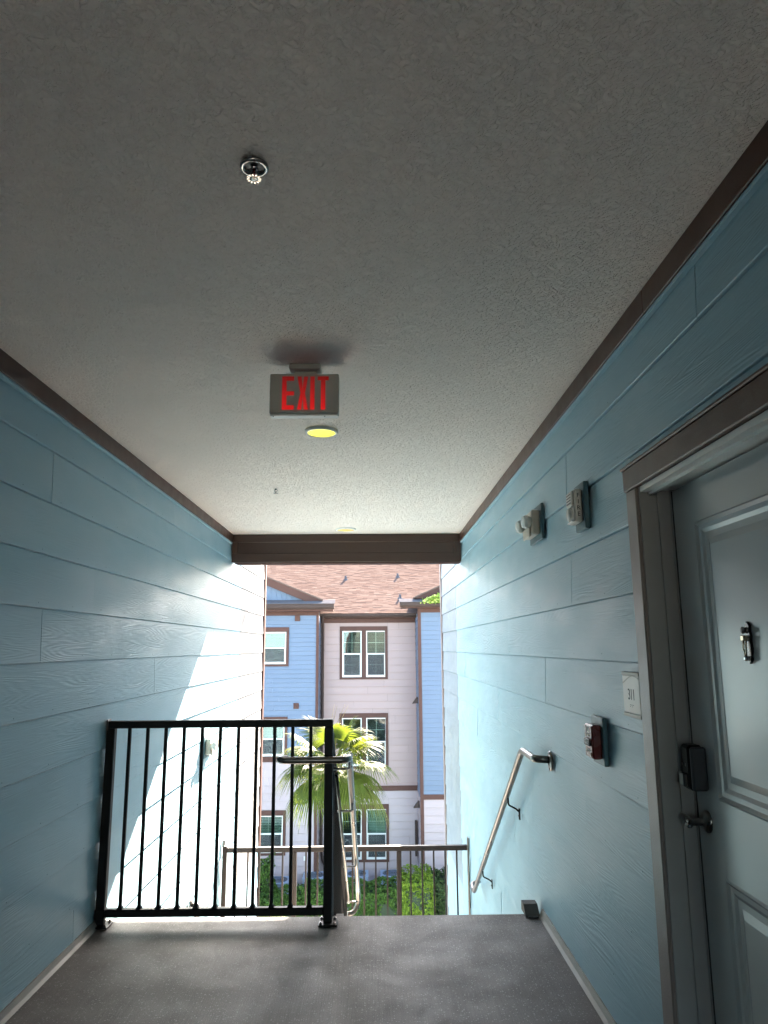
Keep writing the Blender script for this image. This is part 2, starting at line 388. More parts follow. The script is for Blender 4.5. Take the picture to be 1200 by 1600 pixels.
# ------------------------------------------------------------------ lap siding
def boards(parent, place, u0, u1, z0, z1, zref, expo, matfn, joints=None, holes=(), blen=3.66, t=.0145, t2=.004, name='siding_board', rng=None):
    """courses between z0 and z1 at zref + k*expo; joints {course index: [u,...]}"""
    rng = rng or random.Random(5)
    k0 = math.floor((z0-zref)/expo-1e-6); k1 = math.ceil((z1-zref)/expo-1e-6)
    n = 0
    for k in range(k0, k1):
        a, b = max(z0, zref+k*expo), min(z1, zref+(k+1)*expo)
        if b-a < .02: continue
        js = list((joints or {}).get(k, []))
        if not js:
            j = u0+rng.uniform(.15, .95)*blen
            while j < u1-.3: js.append(j); j += blen
        # split the course by holes
        spans = [(u0, u1, a, b)]
        for (h0, h1, g0, g1) in holes:
            new = []
            for (s0, s1, za, zb) in spans:
                if s1 <= h0 or s0 >= h1 or zb <= g0+.001 or za >= g1-.001: new.append((s0, s1, za, zb)); continue
                if s0 < h0: new.append((s0, h0, za, zb))
                if s1 > h1: new.append((h1, s1, za, zb))
                m0, m1 = max(s0, h0), min(s1, h1)
                if za < g0: new.append((m0, m1, za, g0))
                if zb > g1: new.append((m0, m1, g1, zb))
            spans = new
        for (s0, s1, za, zb) in spans:
            cuts = [s0]+[j for j in sorted(js) if s0+.05 < j < s1-.05]+[s1]
            for c0, c1 in zip(cuts, cuts[1:]):
                g = .0019
                def th(z): return t+(t2-t)*(z-a)/max(b-a, 1e-6)
                zq = zb-(.0028 if t < .016 else 0)
                prof = [(0, za+.001), (th(za)-.0028, za+.0012), (th(za), za+.0042), (th(zq), zq), (0, zq)]
                jit = rng.uniform(-.0012, .0012)
                vs = [place(c0+g, nn+(jit if nn > 0 else 0), zz) for nn, zz in prof]+[place(c1-g, nn+(jit if nn > 0 else 0), zz) for nn, zz in prof]
                mb = MB().add(vs, [(0, 1, 2, 3, 4), (9, 8, 7, 6, 5)]+[(i, 5+i, 5+(i+1) % 5, (i+1) % 5) for i in range(5)])
                mb.build(name, matfn((c0+c1)/2, (za+zb)/2), parent); n += 1
    return n
EXP = .2503
left = thing('siding_wall', (XL, 3, -1.5), 'long teal lap siding wall on the left, with sunlight falling on its far half', 'wall')
right = thing('siding_wall', (XR, 3, -1.5), 'shaded teal lap siding wall on the right, with the door and alarm devices', 'wall')
def matR(u, z): return M['paleb'] if (u > 8.45 and z > -1.0) else M['teal']  # boards past the seam carry the painted-in end light
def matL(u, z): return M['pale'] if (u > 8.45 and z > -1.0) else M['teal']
# course index k: bottom at 2.44+k*EXP
for u0, u1, jt in ((-8.5, 8.42, {0: [1.9, 5.5], -1: [-.2, 3.395], -2: [1.0, 4.9], -3: [.35, 4.0], -4: [-.2, 3.41, 7.05], -5: [1.5, 5.2], -6: [.95, 4.6], -7: [.3, 3.99, 7.6], -8: [1.9, 5.5], -9: [.5, 3.2, 6.86], -10: [.4, 4.03, 7.7]}),
                   (8.425, YW-.09, {k: [8.4] for k in range(-40, 10)})):
    boards(left, lambda u, n, z: (XL-.012+n, u, z), u0, u1, -2.75, ZC+.033 if u0 > 0 else 2.622, 2.44, EXP, matL, jt)
DH = (1.36, 2.58, -.01, 2.135)
for u0, u1, jt in ((-8.5, 8.42, {0: [1.95, 5.6], -1: [-.2, 3.45, 7.1], -2: [.2, 5.9], -3: [-.2, 3.455, 7.1], -4: [1.0, 5.19], -5: [.2, 4.1, 7.7], -6: [2.0, 5.7], -7: [-.2, 3.42, 6.89], -8: [1.0, 4.6], -9: [.2, 5.2], -10: [.2, 3.75, 7.4]}),
                   (8.425, YW-.09, {k: [8.4] for k in range(-40, 10)})):
    boards(right, lambda u, n, z: (XR+.012-n, u, z), u0, u1, -2.75, ZC+.033 if u0 > 0 else 2.622, 2.44, EXP, matR, jt, holes=[DH])
# nail heads along the lower edge of the boards
for fn_, par in ((lambda u, n, z: (XL-.012+n, u, z), left), (lambda u, n, z: (XR+.012-n, u, z), right)):
    nr = random.Random(41); mb = MB()
    for k in range(-12, 1):
        u = .9+nr.random()*.4
        while u < 7.6:
            z = 2.44+k*EXP+.024+nr.uniform(-.005, .006)
            if not (par is right and 1.3 < u < 2.62):
                c_ = fn_(u, .0152, z); rr_ = .0032
                mb.add([fn_(u+rr_*math.cos(a*math.pi/3), .0158, z+rr_*math.sin(a*math.pi/3)) for a in range(6)]+[fn_(u, .0145, z)], [(a, (a+1) % 6, 6) for a in range(6)])
            u += .406+nr.uniform(-.03, .03)
    mb.build('nail_heads', 'teal_flat', par, kind='stuff')
# solid building masses behind the boards
MB().box(-9, XL-.0125, -8.5, YW, GZ, ZC-.001).build('wall_core', 'teal_core', left)
B(XL-.6, XL-.0125, YB+.2, YW, ZC-.002, ZC+.30).build('wall_core', 'teal_core', left)
for b in ((XR+.0125, 9, 2.50, YW, GZ, ZC-.001), (XR+.0125, 9, -8.5, 1.44, GZ, ZC-.001), (XR+.0125, 9, 1.44, 2.5, 2.052, ZC-.001), (XR+.0125, 9, 1.44, 2.5, GZ, -.002), (1.3, 9, 1.44, 2.5, 0, 2.05)):
    MB().box(*b).build('wall_core', 'teal_core', right)
B(XR+.0125, XR+.6, YB+.2, YW, ZC-.002, ZC+.30).build('wall_core', 'teal_core', right)
# eaves over the open stairwell walls
B(XL-.6, XL+.436, YB+.2, 10.06, ZC+.034, ZC+.20).build('roof_overhang', 'brownf', left)
B(XR-.30, XR+.6, YB+.2, 10.06, ZC+.034, ZC+.20).build('roof_overhang', 'brownf', right)
for X, s, p in ((XL, 1, left), (XR, -1, right)):
    CB(X-.05*s, X+.014*s, YW-.088, YW+.02, -2.7, ZC+.03, c=.004).build('corner_trim', 'brownf' if s > 0 else 'taupe', p)
    segs = ((-8.5, 2.296), (2.300, YB-.003)) if s < 0 else ((-8.5, 1.1), (1.103, YB-.003))
    for a, b in segs:
        CB(X-.01*s, X+.018*s, a, b, 2.626, ZC-.0015, c=.002).build('cornice_board', 'brown', p)
    MB().prism([(X-.005*s, 2.6085), (X+.012*s, 2.6085), (X+.015*s, 2.617), (X+.011*s, 2.6255), (X-.005*s, 2.6255)], 'y', -8.5, YB-.004).build('caulk_bead', 'teal', p)
    MB().prism([(X-.004*s, .002), (X+.030*s, .002), (X+.016*s, .014), (X+.006*s, .036), (X-.004*s, .036)], 'y', -8.5 if s > 0 else 2.6, YE-.03).build('floor_sealant', 'caulk', p)

# ------------------------------------------------------------------ beam across the end of the ceiling
beam = thing('ceiling_beam', (-.3, YB+.1, 2.40), 'brown boxed beam with a long recessed panel across the end of the ceiling', 'beam')
x0, x1 = XL+.008, XR-.006
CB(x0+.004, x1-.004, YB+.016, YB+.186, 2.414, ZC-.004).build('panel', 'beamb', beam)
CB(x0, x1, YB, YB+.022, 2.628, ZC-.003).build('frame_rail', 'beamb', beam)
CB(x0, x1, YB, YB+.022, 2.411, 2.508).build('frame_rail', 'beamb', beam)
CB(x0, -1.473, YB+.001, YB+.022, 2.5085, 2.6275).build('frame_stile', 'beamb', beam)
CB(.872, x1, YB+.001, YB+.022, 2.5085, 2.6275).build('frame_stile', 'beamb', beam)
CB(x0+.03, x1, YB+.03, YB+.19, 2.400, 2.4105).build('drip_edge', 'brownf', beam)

# ------------------------------------------------------------------ entry door
XD = XR+.096
door = thing('entry_door', (XD, 2.0, 0), 'blue grey panelled entry door in a brown frame at the right edge', 'door')
# casing boards, proud of the siding
CB(XR-.022, XR+.02, 2.480, 2.575, .002, 2.052, c=.004).build('casing', 'taupe', door)
CB(XR-.022, XR+.02, 1.36, 1.44, .002, 2.052, c=.004).build('casing', 'taupe', door)
CB(XR-.026, XR+.02, 1.34, 2.588, 2.054, 2.134, c=.004).build('casing', 'brown', door)
CB(XR-.032, XR+.0, 1.33, 2.596, 2.1345, 2.146, c=.003).build('drip_cap', 'brown', door)
# jamb with stop
MB().prism([(XR-.010, 2.498), (XR-.010, 2.472), (XR+.05, 2.472), (XR+.05, 2.464), (XD-.004, 2.464), (XD-.004, 2.454), (XD+.012, 2.454), (XD+.06, 2.454), (XD+.06, 2.498)], 'z', .002, 2.052).build('jamb', 'jamb', door)
B(XR-.008, XD+.05, 1.44, 1.466, .002, 2.05).build('jamb', 'jamb', door)
MB().prism([(XR-.008, 2.032), (XR+.02, 2.032), (XR+.02, 2.022), (XR+.035, 2.022), (XR+.035, 2.036), (XD+.05, 2.036), (XD+.05, 2.0515), (XR-.008, 2.0515)], 'y', 1.468, 2.47).build('head_jamb', 'white', door)
CB(XR+.01, XD+.06, 1.468, 2.47, .002, .02).build('threshold', 'darksteel', door)
Y0, Y1 = 1.54, 2.450
leaf = B(XD+.012, XD+.045, Y0, Y1, .022, 2.030).build('door_leaf', 'door', door)
def leafpart(mb, name, mat='door'): return mb.build(name, mat, leaf)
# stiles and rails
PY0, PY1 = Y0+.155, Y1-.155
PZ = [(.22, .815), (1.035, 1.895)]
def panel(y0, y1, z0, z1):
    """moulded recessed panel: bevel rings from the rail face inward"""
    rings = [(0, 0), (.006, -.004), (.016, .004), (.030, .005), (.042, .011), (.062, .011), (.085, .004)]
    vs, fs = [], []
    for d, x in rings: vs += [(XD+x, y0+d, z0+d), (XD+x, y1-d, z0+d), (XD+x, y1-d, z1-d), (XD+x, y0+d, z1-d)]
    for i in range(len(rings)-1):
        for j in range(4): fs.append((i*4+j, i*4+(j+1) % 4, (i+1)*4+(j+1) % 4, (i+1)*4+j))
    fs.append([(len(rings)-1)*4+j for j in range(4)])
    leafpart(MB().add(vs, fs), 'door_panel')
for y0, y1, z0, z1 in ((PY1, Y1-.001, .0225, 2.0295), (Y0+.001, PY0, .0225, 2.0295), (PY0, PY1, .0225, .22), (PY0, PY1, .815, 1.035), (PY0, PY1, 1.895, 2.0295)):
    leafpart(B(XD, XD+.0118, y0+.0002, y1-.0002, z0, z1), 'stile' if z1-z0 > 1.5 else 'rail')
for z0, z1 in PZ: panel(PY0, PY1, z0, z1)
# knocker
kn = CB(XD-.004, XD+.003, 2.0, 2.042, 1.455, 1.565, c=.002)
kn = MB(); ky = 2.024
prof = [(0, .056), (.010, .046), (.012, .040), (.010, .028), (.014, .016), (.011, 0), (.015, -.018), (.012, -.034), (.013, -.042), (.007, -.052), (0, -.060)]
poly = [(ky+a, 1.508+b) for a, b in prof]+[(ky-a, 1.508+b) for a, b in prof[1:-1][::-1]]
kn.prism(poly, 'x', XD-.004, XD+.010)
knock = thing_part = kn.build('knocker', 'darksteel', leaf)
MB().lathe((XD+.002, ky, 1.540), (-1, 0, 0), [(.010, 0), (.010, .006), (.007, .009), (.007, .012), (.010, .015), (.010, .019), (.006, .022), (0, .022)], 16).build('peephole', 'darksteel', leaf)
CB(XD-.020, XD+.002, ky-.009, ky+.009, 1.510, 1.526, c=.002).build('knocker_plate', 'brass', leaf)
for s in (-1, 1): MB().tube(bent([(XD-.012, ky+s*.007, 1.512), (XD-.014, ky+s*.0075, 1.492), (XD-.012, ky+s*.002, 1.466)], .01), .0026, 8).build('knocker_ring', 'brass', leaf)
CB(XD-.018, XD+.002, ky-.006, ky+.006, 1.456, 1.469, c=.003).build('knocker_striker', 'chrome', leaf)
# smart lock
lk = CB(XD-.052, XD+.001, 2.37, 2.436, 1.048, 1.186, c=.010).build('door_lock', 'black', leaf)
CB(XD-.050, XD-.0005, 2.352, 2.3695, 1.05, 1.183, c=.006).build('lock_cover', 'acdark', leaf)
CB(XD-.066, XD-.0525, 2.385, 2.42, 1.058, 1.10, c=.004).build('thumb_turn', 'darksteel', leaf)
for k in range(3): CB(XD-.0535, XD-.0522, 2.392+k*.011, 2.399+k*.011, 1.120, 1.128, c=.0005).build('key', 'darksteel', leaf)
B(XD-.0025, XD+.004, 2.4508, 2.4535, .03, 2.03).build('weatherstrip', 'ink', leaf)
MB().lathe((XD-.0128, 2.385, .955), (-1, 0, 0), [(.0045, 0), (.0045, .0012), (0, .0014)], 10).build('rose_keyhole', 'ink', leaf)
# lever
MB().lathe((XD+.001, 2.385, .955), (-1, 0, 0), [(.034, 0), (.034, .006), (.029, .012), (.016, .016), (.012, .02), (.012, .055), (.0, .056)], 24).build('lever_rose', 'darksteel', leaf)
MB().tube(bent([(XD-.052, 2.378, .955), (XD-.055, 2.395, .955), (XD-.050, 2.44, .957), (XD-.046, 2.482, .952)], .02), [.011]*3+[.010]*12+[.009]*2 if False else .0105, 12).build('lever_handle', 'darksteel', leaf)
MB().cbox(XD-.064, XD-.048, 2.385, 2.412, .935, .951, c=.004).build('lever_end', 'chrome', leaf)

# ------------------------------------------------------------------ guard railing on the landing
def square(x0, x1, y0, y1, z0, z1, c=.004): return CB(x0, x1, y0, y1, z0, z1, c=c)
gy0, gy1 = 4.308, 4.352
g = thing('guard_railing', (-.9, 4.33, 0), 'black steel guard railing with thin balusters on the landing edge', 'railing', )
square(-1.546+.012, -.243, gy0-.002, gy1+.002, 1.051, 1.092).build('top_rail', 'black', g)
square(-1.492, -.29, gy0+.004, gy1-.004, .048, .089).build('bottom_rail', 'black', g)
for px in (-1.5175, -.2655):
    square(px-.0245, px+.0245, gy0, gy1, .012, 1.0505).build('post', 'black', g)
    fp = CB(px-.05 if px > -1 else px-.022, px+.055, gy0-.032, gy1+.032, .001, .0115, c=.003).build('base_plate', 'black', g)
    for sx in (.038, -.036):
        for yy in (gy0-.018, gy1+.018):
            if px < -1 and sx < 0: continue
            MB().lathe((px+sx, yy, .0115), (0, 0, 1), [(.009, 0), (.009, .007), (.005, .0075), (.005, .013), (0, .013)], 6, False).build('anchor_bolt', 'darksteel', fp)
square(-1.545, -1.491, gy0-.004, gy1+.004, .040, .094).build('corner_sleeve', 'black', g)
for i in range(11):
    x = -1.5175+(i+1)*(1.252/12)
    b = square(x-.009, x+.009, 4.321, 4.339, .0895, 1.0505, c=.002).build('baluster', 'black', g)
    MB().add([(x-.016, 4.314, .0895), (x+.016, 4.314, .0895), (x+.016, 4.346, .0895), (x-.016, 4.346, .0895), (x-.010, 4.320, .104), (x+.010, 4.320, .104), (x+.010, 4.340, .104), (x-.010, 4.340, .104)],
             [(0, 1, 5, 4), (1, 2, 6, 5), (2, 3, 7, 6), (3, 0, 4, 7)]).build('baluster_shoe', 'black', b)
wb = CB(XL+.004, XL+.012, gy0-.006, gy1+.006, 1.040, 1.102, c=.002).build('wall_bracket', 'darksteel', g)
CB(XL+.0121, XL+.026, gy0+.006, gy1-.006, 1.055, 1.088).build('bracket_tongue', 'darksteel', wb)

# sloping guard between the two flights
g2 = thing('stair_guard', (-.27, 5.5, -1.2), 'dark sloping stair guard seen end-on behind the right post of the black railing', 'railing')
ys, ye = 4.36, 6.62
def zs(y, h): return h-(y-4.36)*.6458
def sloped(h0, h1, xa, xb, nm):
    MB().prism([(ys, zs(ys, h0)), (ys, zs(ys, h1)), (ye, zs(ye, h1)), (ye, zs(ye, h0))], 'x', xa, xb).build(nm, 'guardb', g2)
sloped(1.03, 1.075, -.288, -.246, 'top_rail'); sloped(.02, .06, -.288, -.246, 'bottom_rail')
for i in range(19):
    y = 4.36+(i+1)*.113
    if y < 6.56: B(-.276, -.258, y-.009, y+.009, zs(y, .06), zs(y, 1.03)).build('baluster', 'guardb', g2)
square(-.292, -.242, 6.60, 6.65, -1.523, -.35).build('post', 'bronze', g2)
square(-.345, -.295, 6.60, 6.65, -1.523, -.38).build('post', 'bronze', g2)
square(-.292, -.242, 4.445, 4.49, -.3, 1.0).build('post', 'guardb', g2)

# guard of the mid landing
fy = 7.75
g3 = thing('guard_railing', (-.3, fy, -1.524), 'bronze steel guard railing of the lower mid landing, spanning both siding walls', 'railing')
square(XL+.055, XR-.022, fy-.025, fy+.025, -.515, -.468).build('top_rail', 'bronze', g3)
square(XL+.03, XR-.05, fy-.018, fy+.018, -1.45, -1.415).build('bottom_rail', 'bronze', g3)
square(XL+.012, XL+.054, fy-.024, fy+.024, -1.523, -.452).build('post', 'bronze', g3)
square(XR-.021, XR-.006, fy-.03, fy+.03, -1.523, -.395).build('wall_post', 'steel', g3)
posts = [-.814, .238]
for px in posts: square(px-.024, px+.024, fy-.022, fy+.022, -1.523, -.5155).build('post', 'bronze', g3)
CB(XL+.008, XL+.03, fy-.03, fy+.03, -.46, -.395).build('wall_flange', 'steel', g3)
edges = [XL+.033]+posts+[XR-.013]
for a, b in zip(edges, edges[1:]):
    n = max(2, round((b-a)/.113))
    for i in range(1, n):
        x = a+(b-a)*i/n
        B(x-.008, x+.008, fy-.008, fy+.008, -1.415, -.5153).build('baluster', 'bronze', g3)

# ------------------------------------------------------------------ handrails
hr = thing('handrail', (.87, 5.5, -.2), 'steel pipe handrail sloping down on the right teal wall', 'handrail')
XH = .862
MB().tube(bent([(XR-.008, 4.03, .900), (XH, 4.045, .903), (XH, 4.385, .903), (XH, 6.78, -.606), (XH+.0, 6.93, -.59), (XR-.012, 6.98, -.58)], .05, 6), .0195, 14).build('pipe', 'steel', hr)
fl = MB().lathe((XR-.004, 4.03, .893), (-1, 0, 0), [(.001, .0), (.052, 0), (.052, .007), (.03, .009), (.024, .012)], 24).build('flange', 'darksteel', hr)
for zz in (.853, .933): MB().lathe((XR-.0105, 4.03, zz), (-1, 0, 0), [(.007, 0), (.007, .005), (0, .005)], 6, False).build('screw', 'darksteel', fl)
for y in (4.95, 6.23):
    z = .903-(y-4.385)*.63
    bk = MB().tube(bent([(XH+.002, y-.02, z-.018), (XH+.006, y-.01, z-.062), (XR-.03, y, z-.088), (XR-.012, y, z-.105)], .012, 4), .006, 8).build('bracket', 'black', hr)
    CB(XR-.014, XR-.006, y-.013, y+.013, z-.155, z-.085, c=.002).build('bracket_foot', 'black', bk)
    MB().lathe((XR-.014, y, z-.13), (-1, 0, 0), [(.006, 0), (.006, .005), (0, .005)], 6, False).build('screw', 'darksteel', bk)

hc = thing('handrail', (-.15, 5.4, -.2), 'steel pipe handrail wrapping round the right end of the black railing and down the middle', 'handrail')
XM = -.150; yb = 4.262
MB().tube(bent([(-.500, 4.306, .876), (-.548, 4.285, .876), (-.520, yb-.01, .876), (XM-.02, yb-.01, .876), (XM, yb+.03, .876), (XM, 4.40, .873), (XM, 6.66, -.555), (XM, 6.78, -.68), (XM-.035, 6.78, -.76), (-.246, 6.75, -.765)], .045, 6), .0195, 14).build('pipe', 'steel', hc)
for y in (4.40, 4.95, 5.9):
    z = .873-max(0, y-4.40)*.632
    MB().tube(bent([(XM, y, z-.016), (XM, y, z-.068), (-.247, y, z-.070)], .012, 4), .0065, 8).build('bracket', 'darksteel', hc)
MB().tube([(XM, 6.74, -.66), (-.244, 6.72, -.66)], .008, 8).build('bracket', 'steel', hc)
MB().tube([(-.229, 4.46, .775), (-.229, 6.66, -.645)], .010, 8).build('mid_rail', 'steel', g2)

hl = thing('handrail', (XL+.08, 6.2, -.8), 'pipe handrail end on the sunlit left wall, low behind the railing', 'handrail')
MB().tube(bent([(XL+.01, 6.50, -.60), (XL+.085, 6.50, -.60), (XL+.085, 6.30, -.70), (XL+.085, 4.6, -1.78)], .05, 6), .0195, 14).build('pipe', 'steel', hl)
MB().lathe((XL+.006, 6.50, -.60), (1, 0, 0), [(.001, 0), (.05, 0), (.05, .007), (.024, .012)], 20).build('flange', 'steel', hl)

# ------------------------------------------------------------------ ceiling fittings
ex = thing('exit_sign', (-.30, 3.0, 2.49), 'grey exit sign with red letters hanging under the ceiling', 'exit sign')
CB(-.451, -.151, 2.98, 3.032, 2.497, 2.678, c=.004).build('housing', 'signgrey', ex)
CB(-.448, -.154, 2.986, 3.030, 2.489, 2.4966, c=.002).build('bottom_cover', 'white', ex)
for sx in (-.435, -.212): MB().lathe((sx, 2.995, 2.4888), (0, 0, -1), [(.003, 0), (.003, .002), (0, .002)], 8).build('screw', 'ink', ex)
cn = CB(-.365, -.229, 2.955, 3.05, 2.690, ZC-.001, c=.004).build('canopy', 'signgrey', ex)
CB(-.345, -.249, 2.985, 3.026, 2.6782, 2.6898, c=.001).build('canopy_stem', 'signgrey', cn)
def L(polys):
    mb = MB()
    for p in polys: mb.prism(p, 'y', 2.9775, 2.9797)
    return mb
zt, zb, H = 2.664, 2.513, .151
def rect(x0, x1, a, b): return [(x0, zb+a*H), (x1, zb+a*H), (x1, zb+b*H), (x0, zb+b*H)]
sw = .0195
ltr = []
e = -.397; ltr += [('E', [rect(e, e+sw, 0, 1), rect(e+sw+.0001, e+.052, 0, .13), rect(e+sw+.0001, e+.052, .43, .55), rect(e+sw+.0001, e+.052, .87, 1)])]
e = -.331; ltr += [('X', [[(e, zb), (e+.018, zb), (e+.0235, zb+.40*H), (e+.029, zb), (e+.047, zb), (e+.0335, zb+.5*H), (e+.047, zt), (e+.029, zt), (e+.0235, zb+.62*H), (e+.018, zt), (e, zt), (e+.0135, zb+.5*H)]])]
e = -.275; ltr += [('I', [rect(e, e+sw, 0, 1)])]
e = -.243; ltr += [('T', [rect(e+.0145, e+.0145+sw, 0, .885), rect(e, e+.0485, .886, 1)])]
for nm, ps in ltr: L(ps).build('letter', 'exitred', ex)

def disc_light(x, y, r, lm, label):
    t = thing('ceiling_light', (x, y, ZC-.02), label, 'ceiling light', 'round lights on the ceiling')
    MB().lathe((x, y, ZC-.0005), (0, 0, -1), [(r, 0), (r, .010), (r-.004, .016), (r*.87, .019), (r*.84, .0175), (r*.83, .014)], 40).build('trim_ring', 'white', t)
    MB().lathe((x, y, ZC-.0005), (0, 0, -1), [(r*.832, .0142), (r*.5, .0165), (0, .0172)], 40).build('light_lens', lm, t)
disc_light(-.297, 3.945, .094, 'lamp', 'bright yellow round ceiling light just beyond the exit sign')
disc_light(-.293, 7.40, .104, 'lamp2', 'pale round ceiling light next to the brown beam')

def sprinkler(x, y, ring, label, sc_=1.):
    t = thing('sprinkler', (x, y, ZC-.05), label, 'sprinkler', 'fire sprinklers on the ceiling')
    z = ZC-.0005
    if ring:
        MB().lathe((x, y, z), (0, 0, -1), [(.036, 0), (.0365, .006), (.034, .010), (.027, .010), (.025, .004)], 32).build('escutcheon', 'chrome', t)
        MB().lathe((x, y, z), (0, 0, -1), [(.0249, .003), (.0, .003)], 24).build('cup', 'acdark', t)
    b = MB().lathe((x, y, z), (0, 0, -1), [(.008, .003), (.008, .010), (.005, .012)], 12).build('body', 'chrome', t)
    for s in (-1, 1): MB().tube(bent([(x+s*.006, y, z-.006), (x+s*.013, y, z-.017), (x+s*.003, y, z-.031)], .008, 4), .0024, 8).build('frame_arm', 'chrome', t)
    MB().tube([(x, y, z-.006), (x, y, z-.036)], .0018, 8).build('bulb', 'red', t)
    d = MB(); n = 12; zd = z-.037
    d.lathe((x, y, zd), (0, 0, -1), [(.0045, 0), (.012, 0), (.012, .0012), (.0045, .0012)], 24)
    for i in range(n):
        a = 2*math.pi*i/n; c, s_ = math.cos(a), math.sin(a); w_ = .0019
        def q(rr, ww, zz): return (x+c*rr-s_*ww, y+s_*rr+c*ww, zz)
        d.add([q(.0115, -w_, zd), q(.0185, -w_*.9, zd), q(.0185, w_*.9, zd), q(.0115, w_, zd), q(.0115, -w_, zd-.0012), q(.0185, -w_*.9, zd-.0012), q(.0185, w_*.9, zd-.0012), q(.0115, w_, zd-.0012)],
              [(0, 1, 2, 3), (7, 6, 5, 4), (0, 4, 5, 1), (1, 5, 6, 2), (2, 6, 7, 3), (3, 7, 4, 0)])
    d.build('deflector', 'chrome', t)
sprinkler(-.303, 1.652, True, 'chrome fire sprinkler with a round ring, nearest on the ceiling')
sprinkler(-.759, 5.454, False, 'small bare fire sprinkler on the far left of the ceiling')

# ------------------------------------------------------------------ wall devices (local n = out of the wall)
def wl(side):
    if side == 'R': return lambda n, u, z: (XR-.004-n, u, z)
    return lambda n, u, z: (XL+.004+n, u, z)
class WM(MB):
    def __init__(s, fn): super().__init__(); s.fn = fn
    def b(s, n0, n1, u0, u1, z0, z1, c=.003):
        a, b_ = s.fn(n0, u0, z0), s.fn(n1, u1, z1); return s.cbox(a[0], b_[0], a[1], b_[1], a[2], b_[2], c=c)
def emergency(side, u0, u1, z0, z1, label, lamp):
    fn = wl(side); c = fn(0, (u0+u1)/2, z0)
    t = thing('emergency_light', c, label, 'emergency light', 'twin lamp emergency lights on the walls')
    WM(fn).b(0, .017, u0-.02, u1+.02, z0-.03, z1+.03).build('back_plate', 'teal_flat', t)
    WM(fn).b(.0172, .062, u0+.02, u1-.02, z0, z1, .008).build('body', 'beige', t)
    WM(fn).b(.0622, .074, u0+.05, u1-.05, z0-.012, z0+.05, .006).build('lamp_arm', 'beige', t)
    zc = (z0+z1)/2+.004
    for uu in (u0+.055, u1-.045):
        cc = Vector(fn(.074, uu, zc)); d = Vector(fn(1, 0, 0))-Vector(fn(0, 0, 0)); d = (d+Vector((0, -.25, -.05))).normalized()
        h = MB().lathe(cc-d*.012, d, [(.0, 0), (.022, 0), (.034, .008), (.038, .02), (.039, .030), (.036, .033)], 20).build('lamp_head', 'offwhite', t)
        lens = MB().lathe(cc-d*.012, d, [(.0365, .0328), (.035, .038), (.025, .042), (0, .044)], 20)
        lens.build('lens', 'lens', h)
        uax = Vector((0, 1, 0)); uax = (uax-d*uax.dot(d)).normalized(); zx = d.cross(uax)
        rib = MB()
        for k in range(-3, 4):
            zz = k*.0095; half = math.sqrt(max(.0001, .034**2-zz**2)); base = cc+d*.029
            p0, p1 = base+zx*zz-uax*half, base+zx*zz+uax*half
            rib.tube([p0, p1], .0028, 6)
        rib.build('lens_ribs', 'lens', h)
emergency('R', 3.93, 4.20, 2.115, 2.255, 'beige twin lamp emergency light high on the right wall, next to the fire strobe', 1)
emergency('L', 6.74, 7.05, .56, .70, 'beige twin lamp emergency light low on the sunlit left wall', 1)

st = thing('fire_strobe', wl('R')(0, 3.12, 2.0), 'white fire alarm strobe on a teal back plate high on the right wall', 'fire alarm')
f = wl('R')
WM(f).b(0, .024, 3.075, 3.225, 2.005, 2.215).build('back_plate', 'teal_flat', st)
bd = WM(f).b(.0272, .060, 3.095, 3.205, 2.035, 2.185, .007).build('body', 'offwhite', st)
WM(f).b(.0242, .0270, 3.10, 3.20, 2.04, 2.18, .001).build('gasket', 'acdark', st)
hc_ = WM(f).b(.0602, .071, 3.105, 3.195, 2.112, 2.178, .005).build('horn_cover', 'offwhite', st)
for k in range(4): WM(f).b(.0711, .0725, 3.118, 3.182, 2.122+k*.013, 2.127+k*.013, .0005).build('slot', 'acdark', hc_)
lens = MB().lathe(f(.060, 3.15, 2.075), (-1, 0, 0), [(.034, 0), (.033, .010), (.026, .018), (.012, .022), (0, .023)], 10, False).build('strobe_lens', 'lens', st)
MB().lathe(f(.0602, 3.15, 2.075), (-1, 0, 0), [(.040, 0), (.040, .004), (.035, .0045)], 18).build('lens_bezel', 'white', st)
WM(f).b(.0602, .070, 3.105, 3.195, 2.036, 2.046, .003).build('lens_clip', 'white', st)
for sz in (2.042, 2.178): MB().lathe(f(.0605, 3.20, sz), (-1, 0, 0), [(.003, 0), (.003, .0015), (0, .0015)], 8).build('screw', 'darksteel', bd)
for i, ch in enumerate('FIRE'):
    text_mesh(ch, .027, lambda p, i=i: (XR-.0475+p.x, 3.0942-p.z*.4, 2.154-i*.028+p.y), 'ink', 'letter', bd, .0015)

ps = thing('pull_station', wl('R')(0, 3.1, 1.0), 'dark red fire alarm pull station on a teal back plate, below the strobe', 'fire alarm')
WM(f).b(0, .020, 3.02, 3.175, 1.02, 1.21).build('back_plate', 'teal_flat', ps)
pb = WM(f).b(.0202, .056, 3.045, 3.145, 1.045, 1.180, .004).build('body', 'red', ps)
pf = WM(f).b(.0562, .0592, 3.049, 3.141, 1.049, 1.176, .002).build('front_plate', 'red', ps)
hd = WM(f).b(.0594, .068, 3.056, 3.134, 1.094, 1.124, .004).build('pull_handle', 'ink', ps)
MB().lathe(f(.0593, 3.062, 1.062), (-1, 0, 0), [(.008, 0), (.008, .003), (.004, .004), (0, .003)], 14).build('key_lock', 'darksteel', ps)
MB().lathe(f(.010, 3.125, 1.2102), (0, 0, 1), [(.004, 0), (.004, .0015), (0, .002)], 8).build('screw', 'darksteel', ps)
def txR(txt, size, u, z, n, mat, parent, sp=1.): text_mesh(txt, size, lambda p: (XR-.004-n-p.z*.4, u-p.x, z+p.y), mat, 'lettering', parent, .001, sp)
